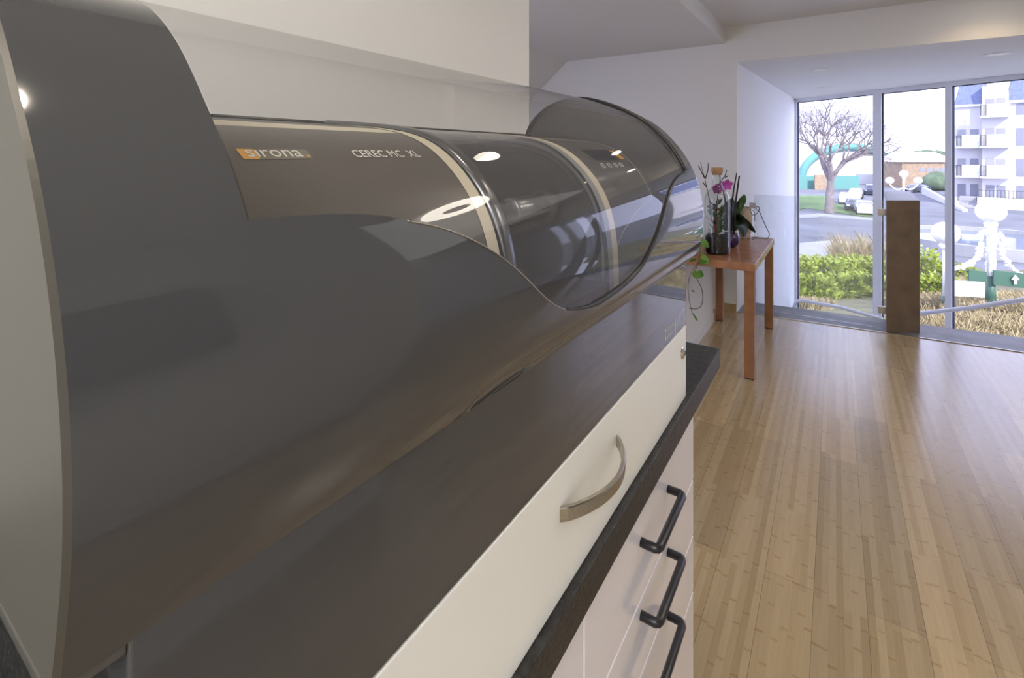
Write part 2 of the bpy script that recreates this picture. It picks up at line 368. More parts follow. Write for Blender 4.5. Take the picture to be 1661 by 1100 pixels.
# ================================================================ COUNTER AND CABINETS
ct = build('countertop', MB().box(-.82, -.208, -.7, 1.137, H-.46, H-.42), M['counter'], bevel=.0015, label='black slate-look countertop carrying the grey milling machine', cat='countertop')
def cabinet(y0, y1, label, handles):
    t = thing('drawer_cabinet', (-.5, (y0+y1)/2, 0), label, 'cabinet')
    build('carcass', MB().box(-.81, -.243, y0, y1, .0, H-.461), M['cab'], t)
    zs = [H-.466, H-.6082, H-.7121, H-.8172, H-1.05, H-1.42]
    for i in range(5):
        z1, z0 = zs[i]-.0013, zs[i+1]+.0013
        dr = build('drawer', MB().box(-.2415, -.222, y0+.0015, y1-.0015, z0, z1), M['cab'], t, bevel=.0012)
        if handles:
            zc = H-.530-.1*i if i < 3 else (z0+z1)/2
            a, b = handles
            build('handle', MB().tube([(-.222,a,zc),(-.203,a,zc),(-.1995,a+.002,zc),(-.198,a+.006,zc),(-.198,b-.006,zc),(-.1995,b-.002,zc),(-.203,b,zc),(-.222,b,zc)], .0060, 12), M['blackmetal'], dr, smooth=True)
    build('plinth', MB().box(-.80, -.27, y0, y1, 0, .08), M['gasket'], t)
    return t
cabinet(.477, .9585, 'gloss white drawer cabinet with black bar handles at the open end of the counter', (.660, .788))
cabinet(-.05, .4765, 'gloss white drawer cabinet beneath the near part of the counter, left of the handled drawers', (.15, .28))
# ================================================================ MILLING MACHINE
HL=[(-.509,.035),(-.503,.052),(-.487,.070),(-.462,.086),(-.430,.0965),(-.395,.1010),(-.362,.0960),(-.331,.0870),(-.303,.0680),(-.2830,.0480),(-.2640,.0240),(-.2440,.0000),(-.2300,-.0220),(-.2195,-.0430),(-.2115,-.0650),(-.2062,-.0880),(-.2038,-.1100),(-.2050,-.1300),(-.2085,-.1480),(-.2130,-.1650),(-.2168,-.1790)]
HR=[(-.512,.035),(-.506,.052),(-.490,.072),(-.465,.090),(-.432,.1010),(-.400,.1045),(-.362,.0965),(-.325,.0830),(-.2950,.0690),(-.2680,.0530),(-.2420,.0290),(-.2190,.0000),(-.2065,-.0240),(-.1975,-.0460),(-.1915,-.0680),(-.1885,-.0900),(-.1880,-.1120),(-.1890,-.1330),(-.1918,-.1530),(-.1990,-.1730),(-.2120,-.1850)]
BP=[(-.500,.0355),(-.470,.0335),(-.430,.0302),(-.390,.0260),(-.355,.0205),(-.325,.0100),(-.300,-.0060),(-.280,-.0250),(-.265,-.0450),(-.255,-.0650),(-.2480,-.0880),(-.2440,-.1120),(-.2420,-.1360),(-.2410,-.1600),(-.2410,-.1750)]
def dense(Pn, n=10, it=25):
    Q = []; m = len(Pn)
    for i in range(m-1):
        p0 = Pn[max(i-1,0)]; p1 = Pn[i]; p2 = Pn[i+1]; p3 = Pn[min(i+2,m-1)]
        for k in range(n):
            t = k/n
            Q.append(tuple(.5*((2*b)+(-a+c)*t+(2*a-5*b+4*c-d)*t*t+(-a+3*b-3*c+d)*t**3) for a,b,c,d in zip(p0,p1,p2,p3)))
    Q.append(Pn[-1])
    for _ in range(it):
        Q = [Q[0]]+[tuple((Q[i-1][j]+2*Q[i][j]+Q[i+1][j])/4 for j in (0,1)) for i in range(1,len(Q)-1)]+[Q[-1]]
    return Q
DL, DR, DB = dense(HL,10,60), dense(HR,10,60), dense(BP,8,20)
Y0, Y1 = .055, .88
NH = len(DL)-1; NB = len(DB)-1
def hood(k, y):
    t = (y-Y0)/(Y1-Y0); k = max(0,min(NH,k)); i = min(int(k),NH-1); f = k-i
    a = [DL[i][j]*(1-f)+DL[i+1][j]*f for j in (0,1)]; b = [DR[i][j]*(1-f)+DR[i+1][j]*f for j in (0,1)]
    return Vector((a[0]*(1-t)+b[0]*t, y, H+a[1]*(1-t)+b[1]*t))
def body(k, y, off=0):
    k = max(0,min(NB,k)); i = min(int(k),NB-1); f = k-i
    x = DB[i][0]*(1-f)+DB[i+1][0]*f; z = DB[i][1]*(1-f)+DB[i+1][1]*f
    if off:
        j0, j1 = max(0,i-1), min(NB,i+2); tx, tz = DB[j1][0]-DB[j0][0], DB[j1][1]-DB[j0][1]; l = math.hypot(tx,tz)
        x += -tz/l*off; z += tx/l*off
    return Vector((x, y, H+z))
# the lower rim of the clear window, as (y, position along the arc)
RIM = [(.122,123.8),(.136,123.8),(.170,124.6),(.198,126.3),(.215,128.3),(.239,131.2),(.265,135.9),(.2936,142.9),(.3223,152.2),(.348,161.7),(.3755,169.9),(.4006,174.7),(.4347,178.1),(.46,179.2),(.4864,178.9),(.5278,177.3),(.5721,172.6),(.6005,165.8),(.6382,155.0),(.6681,145.7),(.6997,137.2),(.7384,130.2),(.7842,125.2),(.83,123.4)]
def rim_dense():
    out = []; m = len(RIM)
    for i in range(m-1):
        p0 = RIM[max(i-1,0)]; p1 = RIM[i]; p2 = RIM[i+1]; p3 = RIM[min(i+2,m-1)]
        for k in range(6):
            t = k/6; out.append(tuple(.5*((2*b)+(-a+c)*t+(2*a-5*b+4*c-d)*t*t+(-a+3*b-3*c+d)*t**3) for a,b,c,d in zip(p0,p1,p2,p3)))
    out.append(RIM[-1]); return out
RD = rim_dense()
for _ in range(3): RD = [RD[0]]+[(RD[i][0], (RD[i-1][1]+2*RD[i][1]+RD[i+1][1])/4) for i in range(1,len(RD)-1)]+[RD[-1]]
mac = thing('dental_milling_machine', (-.35, .47, H-.42), 'large grey and white milling machine with clear curved hood standing on the black counter', 'milling machine')
mb = MB()
def hood_cols(kb): return [kb*j/60 for j in range(61)]+[kb+(NH-kb)*j/40 for j in range(1, 41)]
mb.grid([[hood(k, y) for k in hood_cols(RD[0][1])] for y in [Y0+(.122-Y0)*i/5 for i in range(6)]])
mb.grid([[hood(k, y) for k in hood_cols(RD[-1][1])] for y in [.83+.05*i/4 for i in range(5)]])
mb.grid([[hood(r[1]+(NH-r[1])*j/40, r[0]) for j in range(41)] for r in RD])
key = {}; remap = []; nv = []
for v in mb.v:
    q = tuple(round(c*5e4) for c in v)
    if q not in key: key[q] = len(nv); nv.append(v)
    remap.append(key[q])
mb.v = nv; mb.f = [tuple(remap[i] for i in f) for f in mb.f]
hd = build('hood_shell', mb, M['hood'], mac, smooth=True, solid=.004)
cl = MB().grid([[hood(r[1]*j/90, min(.8294, max(.1228, r[0]))) for j in range(91)] for r in RD])
build('hood_window', cl, M['dome'], mac, smooth=True, label='clear acrylic hood window')
sl = MB().tube([hood(k, .8315)+Vector((.0008,0,.0008)) for k in range(0, 124, 2)], .0032, 8)
i0 = 64
sl.tube([hood(r[1], r[0])+Vector((.0006,0,0)) for r in RD[i0:]], [.0006+.0022*min(1, i/14) for i in range(len(RD)-i0)], 8)
build('hood_seal', sl, M['black'], mac, smooth=True, label='black rubber seal')
# bright tube added as the highlight along the edge of the window cut-out
eg = MB().tube([hood(r[1]+.2, r[0])+Vector((.0001,0,0)) for r in RD[24:i0+2]], .0006, 6)
build('rim_highlight', eg, M['alu'], mac, smooth=True)
# end caps
def cap(y, th, m, name, k0=0):
    o = [hood(k, y) for k in range(k0, NH+1, 3)] + [hood(NH, y)]
    o += [Vector((-.52, y, H-.178))]
    return build(name, MB().prism(o, (0, th, 0), 0), m, mac)
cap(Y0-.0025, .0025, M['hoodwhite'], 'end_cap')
cap(Y1, .003, M['hood'], 'end_cap')
build('end_cap_rim', MB().box(-.52, -.2172, Y0-.003, .074, H-.1835, H-.1782), M['grime'], mac, bevel=.001)
# inner end wall of the right band seen through the hood
o = [hood(k, .834)+Vector((-.006, 0, -.006)) for k in range(0, NH-8, 3)] + [Vector((-.5, .834, H-.17))]
build('inner_end_wall', MB().prism(o, (0, .004, 0), 0), M['body2'], mac)
# lower skirt and base
build('front_skirt', MB().box(-.236, -.2166, .074, .881, H-.294, H-.1775), M['hood'], mac, bevel=.0015)
bs = build('base_housing', MB().box(-.52, -.234, .078, .878, H-.4195, H-.186), M['counter'], mac)
bd = build('base_drawer', MB().box(-.234, -.2166, .074, .881, H-.4195, H-.2955), M['white'], mac, bevel=.0012, label='warm white base drawer')
# bow handle
hp = []; N = 28
for i in range(N+1):
    t = i/N; y = .5565+(.4125-.5565)*t; x = -.2166+.0285*math.sin(math.pi*t)**.75
    hp.append((x, y))
hb = MB(); rows = []
for i, (x, y) in enumerate(hp):
    t = i/N; w = .0060+.0008*t; zc = H-.3386; a = hp[max(0,i-1)]; b = hp[min(N,i+1)]
    n = Vector((b[1]-a[1], a[0]-b[0], 0)); n = Vector((abs(b[1]-a[1]), (b[0]-a[0]), 0)).normalized()*.0042
    p = Vector((x, y, zc)); zz = Vector((0,0,w))
    rows.append([p+zz-n*.5, p+zz+n*.3, p+zz*.8+n*.5, p-zz*.8+n*.5, p-zz+n*.3, p-zz-n*.5, p+zz-n*.5])
hb.grid(rows); hb.f.append(tuple(range(6))); m_ = len(hb.v)-7; hb.f.append(tuple(m_+i for i in reversed(range(6))))
build('handle', hb, M['alu'], bd, smooth=False, bevel=0, label='bowed brushed metal handle')
lk = MB().lathe([(.0005,.0045),(.0045,.0045),(.006,.003),(.0095,.0022),(.011,0)], (-.2166,.857,H-.3363), 28, 'x')
build('lock', lk, M['chrome'], bd, smooth=True, label='small round chrome lock')
build('keyhole', MB().box(-.2125, -.2118, .8555, .8585, H-.3395, H-.333), M['black'], bd)
# ---- inner body
def bodystrip(y0, y1, k0, k1, m, name, off=0, parent=mac, step=1.0, label=None, sm=True, ny=2):
    n = max(2, int((k1-k0)/step)); mb = MB()
    mb.grid([[body(k0+(k1-k0)*j/n, y0+(y1-y0)*i/(ny-1), off) for j in range(n+1)] for i in range(ny)])
    return build(name, mb, m, parent, smooth=sm, label=label)
bodystrip(.060, .343, 31.8, NB, M['body'], 'left_body_panel')
bodystrip(.060, .343, 0, 24.5, M['black'], 'top_edge_strip')
bodystrip(.060, .343, 24.5, 31.8, M['beige'], 'top_trim')
bodystrip(.343, .3585, 4, NB, M['beige'], 'beige_band', .0004)
bodystrip(.3585, .361, 0, NB, M['black'], 'band_gap', .001)
st = MB(); n = 100
st.grid([[body(NB*j/n, y, o) for j in range(n+1)] for (y, o) in ((.361,.0002),(.362,.0035),(.366,.0045),(.3745,.0045),(.378,.0035),(.3795,.0))])
build('door_frame_ring', st, M['steel'], mac, smooth=True)
bodystrip(.3795, .5900, 0, NB, M['door'], 'chamber_door', .0006, label='clear curved chamber door')
bodystrip(.3795, .3815, 0, NB, M['black'], 'door_gasket', .0012)
bodystrip(.5885, .5905, 0, NB, M['black'], 'door_gasket', .0012)
bodystrip(.5905, .6070, 0, NB, M['ringgrey'], 'door_frame_ring', .0008)
bodystrip(.6070, .6250, 0, NB, M['beige'], 'beige_band', .0008)
rb = bodystrip(.6250, .8320, 0, NB, M['body3'], 'right_body_panel')
def ribbon(path, w, m, name, off=.0007, parent=mac):
    pts = []
    for i in range(len(path)-1):
        for q in range(8): t = q/8; pts.append((path[i][0]*(1-t)+path[i+1][0]*t, path[i][1]*(1-t)+path[i+1][1]*t))
    pts.append(path[-1]); c = [body(k, y, off) for (y, k) in pts]; rows = []
    for i, (y, k) in enumerate(pts):
        t = (c[min(i+1,len(c)-1)]-c[max(i-1,0)]).normalized(); nr = (body(k, y, off+.01)-body(k, y, off)).normalized(); s = t.cross(nr).normalized()*w
        rows.append([c[i]-s, c[i]+s])
    return build(name, MB().grid(rows), m, parent)
ribbon([(.626,28.5),(.72,28.6),(.775,29.2),(.800,31),(.8120,35),(.8160,40),(.8160,46),(.8120,52),(.8080,58),(.8050,64),(.8050,70),(.8060,74.6)], .0011, M['beige'], 'panel_outline', parent=rb)
ribbon([(.8060,74.6),(.765,76.5),(.7118,79.8),(.6515,86.2),(.6150,93.5)], .0005, M['beige'], 'panel_outline', parent=rb)
# back trim along the top rear edge of the body
build('rear_trim', MB().tube([(-.503,.062,H+.0355),(-.503,.832,H+.0355)], .0034, 8), M['black'], mac, smooth=True)
build('rear_panel', MB().box(-.512, -.502, .062, .832, H-.18, H+.032), M['grime'], mac)
# display, buttons, badge
bodystrip(.677, .770, 41.8, 49.8, M['lcd'], 'display', .0009, parent=rb, label='dark rectangular display')
for i in range(4):
    yb = .6835+.0245*i; p = body(52.9, yb, .0008); u = (body(54.5, yb, .0008)-p).normalized(); pts = []
    for q in range(21):
        a = 2*math.pi*q/20; pts.append(p+Vector((0,1,0))*.0052*math.cos(a)+u*.0045*math.sin(a))
    build('button', MB().tube(pts, .00038, 5, False), M['text'], rb)
bodystrip(.778, .800, 42.6, 49.2, M['orange'], 'badge', .0009, parent=rb, label='small orange badge')
# lettering ------------------------------------------------------
def letters(txt, mapf, m, name, parent, label=None):
    cu = bpy.data.curves.new('letters', 'FONT'); cu.body = txt; cu.resolution_u = 3
    ob = bpy.data.objects.new('letters', cu); COL.objects.link(ob); bpy.context.view_layer.update()
    dg = bpy.context.evaluated_depsgraph_get(); me0 = bpy.data.meshes.new_from_object(ob.evaluated_get(dg))
    vs = [v.co.copy() for v in me0.vertices]; fs = [tuple(p.vertices) for p in me0.polygons]
    COL.objects.unlink(ob); bpy.data.objects.remove(ob); bpy.data.meshes.remove(me0)
    x0 = min(v.x for v in vs); x1 = max(v.x for v in vs); y0 = min(v.y for v in vs); y1 = max(v.y for v in vs)
    b = MB(); b.v = [tuple(mapf((v.x-x0)/(x1-x0), (v.y-y0)/(y1-y0))) for v in vs]; b.f = fs
    return build(name, b, m, parent, label=label)
lp = mac
plate = bodystrip(.1735, .2115, 43.6, 46.7, M['olive'], 'brand_plate', .0004, label='taupe brand plate')
bodystrip(.163, .1735, 43.6, 46.7, M['orange'], 'brand_plate', .0004, label='orange end of the brand plate')
letters('s\u0131rona', lambda u, v: body(46.2-2.15*v, .1668+(.2050-.1668)*u, .0008), M['text'], 'lettering', plate, 'white lower case lettering')
bodystrip(.2075, .2100, 45.75, 46.2, M['orange'], 'lettering', .0008, parent=plate)
letters('CEREC MC  XL', lambda u, v: body(46.5-2.6*v, .2485+(.3190-.2485)*u, .0008), M['text'], 'lettering', mac, 'pale lettering')
flat = lambda y0, y1, z0, z1: (lambda u, v: Vector((-.2164, y0+(y1-y0)*u, H+z0+(z1-z0)*v)))
letters('Dentsply', flat(.765, .802, -.2745, -.2665), M['text'], 'lettering', mac)
letters('Sirona', flat(.765, .790, -.2850, -.2785), M['text'], 'lettering', mac)
letters('K A P P L E R', flat(.822, .872, -.2850, -.2790), M['text'], 'lettering', mac)
for zc in (-.2690, -.2815): build('emblem', MB().lathe([(.0002,.0004),(.0036,.0003)], (-.2165,.754,H+zc), 16, 'x'), M['text'], mac)
lg = MB()
lg.box(-.2165, -.2161, .8115, .8123, H-.2900, H-.2640)
build('emblem', lg, M['text'], mac)
ar = []
for i in range(25):
    t = i/24; ar.append((-.2162, .826+(.874-.826)*t, H-.2775+.0135*math.sin(math.pi*(.08+.62*t))))
build('emblem', MB().tube(ar, .00035, 5), M['text'], mac)
# ---- chamber interior
ch = MB(); pr = [body(k, 0, -.004) for k in range(0, NB, 4)]
inner = [Vector((-.49,0,H+.028)), Vector((-.49,0,H-.165)), Vector((-.25,0,H-.172))]
for y in (.3700, .6000):
    outl = [Vector((p.x, y, p.z)) for p in pr]+[Vector((-.246, y, H-.172)), Vector((-.495, y, H-.172))]
    ch.prism(outl, (0, .004, 0), 0)
ch.box(-.499, -.455, .374, .6, H-.172, H+.02); ch.box(-.499, -.246, .374, .6, H-.178, H-.165)
cb = build('milling_chamber', ch, M['chamber'], mac, label='dark milling chamber behind the clear door')
# stepped frames on the right chamber wall
for (s, y, m) in ((.93, .597, M['ringgrey']), (.84, .594, M['chamber'])):
    pts = [Vector((-.37+(body(k,0).x+.37)*s, y, H-.07+(body(k,0).z-H+.07)*s)) for k in range(10, NB, 4)]
    build('chamber_frame', MB().tube(pts, .0022, 8), m, cb, smooth=True)
sp = MB().lathe([(.0003,0),(.0150,0),(.0165,.0015),(.0172,.004),(.0172,.096)], (-.335,.503,H-.071), 36, 'y')
sd = build('spindle', sp, M['spindle'], cb, smooth=True, label='round machined metal spindle')
build('spindle_collar', MB().lathe([(.0172,.076),(.024,.078),(.025,.094),(.017,.097)], (-.335,.503,H-.071), 36, 'y'), M['chamber'], sd, smooth=True)
for (dx, dz) in ((-.006,.010),(.003,.009),(.004,-.010),(-.005,-.009)):
    build('screw', MB().lathe([(.0012,-.0006),(.0026,-.0006),(.0026,.001)], (-.335+dx,.503,H-.071+dz), 12, 'y'), M['chamber'], sd)
# ================================================================ SIDE TABLE AND ITS THINGS
TZ = .7724
tb = thing('side_table', (-.68, 4.2, 0), 'narrow cherry wood side table holding plants and a glass bottle', 'table')
build('tabletop', MB().box(-.965, -.442, 3.60, 4.81, TZ-.053, TZ), M['table'], tb, bevel=.003)
for (x, y) in ((-.51, 3.605), (-.51, 4.745), (-.962, 3.605), (-.903, 4.72)):
    build('leg', MB().box(x, x+.062, y, y+.062, .008, TZ-.053), M['legwood'], tb, bevel=.002)
    build('foot_pad', MB().box(x+.003, x+.059, y+.003, y+.059, 0, .008), M['black'], tb)
# terrarium bottle
bx, by = -.725, 3.85
bo = thing('terrarium_bottle', (bx, by, TZ), 'tall corked glass bottle with dark soil and small plants growing inside', 'bottle')
pf = [(.004,.004),(.078,.003),(.086,.010),(.088,.03),(.088,.395),(.084,.425),(.066,.455),(.045,.475),(.037,.495),(.035,.515),(.035,.585),(.038,.592)]
build('glass_body', MB().lathe(pf, (bx,by,TZ), 48), M['bottle'], bo, smooth=True, solid=.004)
build('cork', MB().lathe([(.0005,.575),(.033,.575),(.036,.592),(.040,.596),(.040,.625),(.038,.63),(.0005,.63)], (bx,by,TZ), 32), M['cork'], bo, smooth=False)
build('soil', MB().lathe([(.0005,.006),(.080,.008),(.082,.02),(.082,.125),(.06,.135),(.0005,.13)], (bx,by,TZ), 32), M['soil'], bo, smooth=True)
def foliage(name, c, n, R, L, W, m, parent, zr=(0, .2), up=.5, seed=1, kind=None):
    r = random.Random(seed); b = MB()
    for i in range(n):
        a = r.uniform(0, 2*math.pi); rr = R*math.sqrt(r.random())*.6; z = r.uniform(*zr)
        o = Vector((c[0]+rr*math.cos(a), c[1]+rr*math.sin(a), c[2]+z)); d = Vector((math.cos(a), math.sin(a), r.uniform(-.3, up)*1.5)).normalized()
        b.leaf(o, d, d.cross(Vector((0,0,1))), L*r.uniform(.6,1.2), W*r.uniform(.7,1.2), r.uniform(.1,.6))
        b.tube([(c[0],c[1],c[2]), ((c[0]+o.x)/2,(c[1]+o.y)/2,c[2]+z*.7), o], .0012, 4)
    return build(name, b, m, parent, smooth=True)
foliage('foliage', (bx,by,TZ+.13), 60, .065, .042, .014, M['leafmid'], bo, (.02,.20), .6, 3)
foliage('foliage', (bx-.01,by,TZ+.13), 34, .06, .05, .016, M['leafdark'], bo, (.02,.24), .4, 5)
foliage('red_leaf', (bx-.01,by-.02,TZ+.13), 7, .06, .035, .011, M['red'], bo, (.08,.28), .3, 9)
def smooth_path(pts, n=5):
    Q = []; m = len(pts)
    for i in range(m-1):
        p0, p1, p2, p3 = pts[max(i-1,0)], pts[i], pts[i+1], pts[min(i+2,m-1)]
        for k in range(n):
            t = k/n; Q.append(.5*((2*p1)+(p2-p0)*t+(2*p0-5*p1+4*p2-p3)*t*t+(-p0+3*p1-3*p2+p3)*t**3))
    Q.append(pts[-1]); return Q
# orchid in purple pot
ox, oy = -.685, 4.17
oc = thing('potted_orchid', (ox, oy, TZ), 'magenta orchid with dark drooping leaves in a glossy purple round pot', 'plant')
pot = [(.0005,.0),(.028,.0),(.045,.010),(.062,.035),(.068,.062),(.063,.090),(.050,.108),(.046,.112),(.043,.106),(.0005,.100)]
build('pot', MB().lathe(pot, (ox,oy,TZ), 40), M['purple'], oc, smooth=True, label='glossy dark purple pot')
def strap_leaf(pts, w, m, parent, name='leaf', cupped=.25):
    q = smooth_path([Vector(p) for p in pts], 6); rows = []; n = len(q)-1
    for i, p in enumerate(q):
        t = (q[min(i+1,n)]-q[max(i-1,0)]).normalized(); sd = t.cross(Vector((0,0,1)))
        sd = (RT*.55-FW*.35+sd*.8).cross(t).cross(t).normalized(); u = i/n; ww = w*(math.sin(math.pi*min(1,.12+u*.86)))**.6*(1 if u < .6 else 1-(u-.6)**1.5*1.6)
        up = sd.cross(t).normalized(); rows.append([p-sd*ww+up*ww*cupped, p, p+sd*ww+up*ww*cupped])
    return build(name, MB().grid(rows), m, parent, smooth=True, solid=.0018)
strap_leaf([P(1185,374,4.17), P(1192,351,4.1), P(1207,356,4.06), P(1225,377,4.04)], .058, M['leafdark'], oc)
strap_leaf([P(1184,373,4.17), P(1193,349,4.12), P(1204,362,4.08), P(1206,385,4.06)], .07, M['leafdark'], oc)
strap_leaf([P(1184,373,4.18), P(1180,348,4.2), P(1188,322,4.2)], .075, M['leafdark'], oc)
strap_leaf([P(1182,373,4.16), P(1176,358,4.12), P(1166,352,4.08), P(1158,366,4.05)], .045, M['leafdark'], oc)
strap_leaf([P(1187,373,4.2), P(1197,345,4.24), P(1199,326,4.26)], .055, M['leafdark'], oc)
for pts in ([(0,0,.1),(.0,.02,.30),(.02,.02,.46),(.04,.02,.58)], [(.02,.0,.1),(.035,.0,.35),(.06,.01,.56)], [(-.01,0,.1),(-.03,-.01,.3),(-.05,-.03,.45),(-.045,-.05,.47)]):
    q = [Vector((ox+a, oy+b, TZ+c)) for a, b, c in pts]
    build('stem', MB().tube(q, [.0085-.0015*i for i in range(len(q))], 7), M['twig'], oc, smooth=True)
fl = MB()
for (fx, fy, fz) in ((-.055,-.06,.475),(-.095,-.05,.455),(-.02,-.05,.49)):
    c = Vector((ox+fx, oy+fy, TZ+fz))
    for k in range(5):
        a = k*2*math.pi/5+.3; d = RT*math.cos(a)+Vector((0,0,math.sin(a)))
        fl.leaf(c, (d-FW*.25), FW.cross(d), .046, .026, .15, .1)
build('flower', fl, M['petal'], oc, smooth=True, label='magenta orchid blossoms')
# vase with vine
vx, vy = -.652, 4.65
vs_ = thing('ceramic_vase', (vx, vy, TZ), 'beige glazed ceramic vase with a green vine at the far end of the table', 'vase')
vp = [(.0005,0),(.038,0),(.042,.02),(.052,.08),(.059,.15),(.057,.20),(.048,.235),(.044,.25),(.050,.262),(.053,.270),(.046,.272),(.040,.25),(.0005,.245)]
build('vase_body', MB().lathe(vp, (vx,vy,TZ), 40), M['vase'], vs_, smooth=True)
vd = 4.22
vn = [P(x, y, d) for (x, y, d) in ((1207,338,4.25),(1214,337,4.22),(1218,343,4.2),(1221,349,4.2),(1227,347,4.2),(1231,341,4.2),(1231,336,4.2),(1227,336,4.2),(1227,340,4.2),(1232,344,4.2),(1238,358,4.22),(1244,371,4.24),(1248,380,4.25)) ]
e = Vector(vn[-1]); vn.append(Vector((e.x-.02, e.y-.02, TZ+.004))); vn.append(Vector((e.x-.12, e.y-.06, TZ+.004))); vn.append(Vector((vx+.07, vy-.05, TZ+.004)))
build('vine', MB().tube(smooth_path([Vector(p) for p in vn]), .0032, 6), M['vine'], vs_, smooth=True)
build('vine', MB().tube(smooth_path([P(1213,338,4.22), P(1222,342,4.2), P(1224,348,4.2), P(1224,359,4.2)]), .003, 6), M['vine'], vs_, smooth=True)
for (a, b_, L, W, dr) in (((1201,338),(1207,316),.135,.042,.05),((1202,340),(1199,318),.10,.036,.1),((1203,340),(1197,322),.10,.03,.2),((1206,336),(1190,330),.09,.03,.3),((1200,345),(1187,320),.09,.028,.3)):
    A = P(*a, 4.2); B = P(*b_, 4.15); d = (B-A).normalized()
    build('leaf', MB().leaf(A, d, FW.cross(d), L, W, dr, .2), M['leafmid'], vs_, smooth=True)
# trailing plant at the near left end of the table
tx_, ty_ = -.83, 3.74
tp = thing('trailing_plant', (tx_, ty_, TZ), 'trailing green pothos hanging over the table edge beside the machine', 'plant')
build('pot', MB().lathe([(.0005,0),(.04,0),(.052,.09),(.055,.10),(.048,.10),(.046,.085),(.0005,.08)], (tx_,ty_,TZ), 28), M['vase'], tp, smooth=True)
d0 = 3.42
st1 = [Vector((tx_,ty_,TZ+.09)), Vector((tx_+.03,ty_-.07,TZ+.13)), P(1136,402,d0), P(1133,425,d0), P(1127,440,d0), P(1128,448,d0), P(1137,465,d0), P(1140,480,d0), P(1138,495,d0), P(1130,501,d0), P(1118,500,d0)]
build('stem', MB().tube(smooth_path(st1), .0026, 6), M['vine'], tp, smooth=True)
build('stem', MB().tube(smooth_path([P(1133,425,d0), P(1120,445,d0), P(1116,470,d0), P(1122,505,d0), P(1130,520,d0)]), [.0022]*21, 6), M['vine'], tp, smooth=True)
for (a, b_, L, W) in (((1136,388),(1149,402),.085,.03),((1140,412),(1148,432),.09,.03),((1134,428),(1146,420),.07,.03),((1124,440),(1136,452),.075,.032),((1130,442),(1142,446),.07,.028),((1122,470),(1128,476),.05,.008),((1124,508),(1131,521),.07,.008),((1120,425),(1128,415),.07,.028)):
    A = P(*a, d0-.01); B = P(*b_, d0-.06); d = (B-A).normalized()
    build('leaf', MB().leaf(A, d, FW.cross(d), L, W, .25, .2), M['leaf'], tp, smooth=True)
# dry forked twigs standing in the trailing plant's corner
tw = thing('twig_arrangement', (-.80, 4.05, TZ), 'bare forked dark twigs in a slim dark pot standing up behind the bottle', 'twigs')
build('pot', MB().lathe([(.0005,0),(.03,0),(.036,.11),(.03,.115),(.0005,.11)], (-.80,4.05,TZ), 24), M['purple'], tw, smooth=True)
for pts in ([(1158,392),(1152,330),(1146,303),(1143,289),(1136,263)], [(1143,289),(1133,269)], [(1144,290),(1148,277),(1149,264)], [(1146,303),(1140,296)], [(1158,392),(1164,320),(1168,290),(1165,273)], [(1168,296),(1176,285),(1179,276)], [(1176,288),(1181,285)],):
    q = [P(x, y, 3.79) for x, y in pts]; 
    build('twig', MB().tube(q, [.0045*(1-.16*i) for i in range(len(q))], 6), M['twig'], tw, smooth=True)
# ================================================================ OUTSIDE
G = -6.8
def gp(px, py): return V(px, 800*(-G)/(py-250), G)
M['asphalt'] = mat('asphalt', (.13, .135, .155), .8, noise=(.25, .25))
M['pave'] = mat('pale_pavement', (.30, .30, .32), .8, noise=(.3, .15))
M['lawn'] = mat('lawn', (.10, .17, .05), .9, noise=(1.2, .3))
M['bank'] = mat('planted_bank', (.12, .115, .06), .95, noise=(1.5, .45), bump=(6, 1))
M['hedge'] = mat('yellow_green_leaf', (.26, .32, .04), .6, noise=(3, .35))
M['drygrass'] = mat('dry_grass', (.34, .28, .16), .9, noise=(3, .3))
M['bark'] = mat('pale_bark', (.20, .17, .17), .9, noise=(3, .25))
M['render'] = mat('pale_render', (.58, .56, .58), .8, noise=(.2, .05))
M['slate'] = mat('blue_slate', (.14, .17, .30), .6, noise=(4, .2))
M['ext_glass'] = mat('dark_window_glass', (.22, .23, .28), .1)
M['white_ext'] = mat('white_membrane', (.75, .76, .78), .6)
M['tealfence'] = mat('teal_green', (.10, .26, .24), .7)
M['brownwall'] = mat('brown_cladding', (.30, .22, .15), .8, noise=(2, .2))
M['globe'] = mat('opal_globe', (.85, .85, .85), .2)
M['greenpaint'] = mat('dark_green_paint', (.05, .115, .08), .4)
M['carwhite'] = mat('white_car_paint', (.7, .7, .72), .2, coat=.5)
M['cardark'] = mat('dark_car_paint', (.04, .05, .08), .2, coat=.5)
M['tyre'] = mat('tyre', (.02, .02, .02), .8)
M['farhedge'] = mat('far_foliage', (.09, .13, .08), .9, noise=(.8, .4), bump=(1.5, 1))
# ground
struct('ground', MB().quad(V(-300,200,G), V(830,24,G), V(2600,24,G), V(3400,300,G), V(830,420,G)), M['asphalt'])
build('pavement_island', MB().prism([gp(1285,398), gp(1350,392), gp(1440,402), gp(1440,430), gp(1285,430)], (0,0,.12), 0), M['pave'], kind='structure')
build('lawn_patch', MB().prism([gp(1270,344), gp(1310,338), gp(1400,352), gp(1430,352), gp(1430,347), gp(1352,330), gp(1340,318), gp(1270,318)], (0,0,.08), 0), M['lawn'], kind='stuff', label='green lawn strip beneath the bare tree across the road', cat='lawn')
build('kerb', MB().prism([gp(1270,356), gp(1330,352), gp(1420,360), gp(1420,356), gp(1330,348.5), gp(1270,352)], (0,0,.15), 0), M['pave'], kind='structure')
struct('ground_bank', MB().grid([[V(px, 29, G-.02), V(px, 22, -5.5), V(px, 15, -4.15), V(px, 10.4, -3.3), V(px, 9.0, -3.1)] for px in range(900, 2300, 50)]), M['bank'])
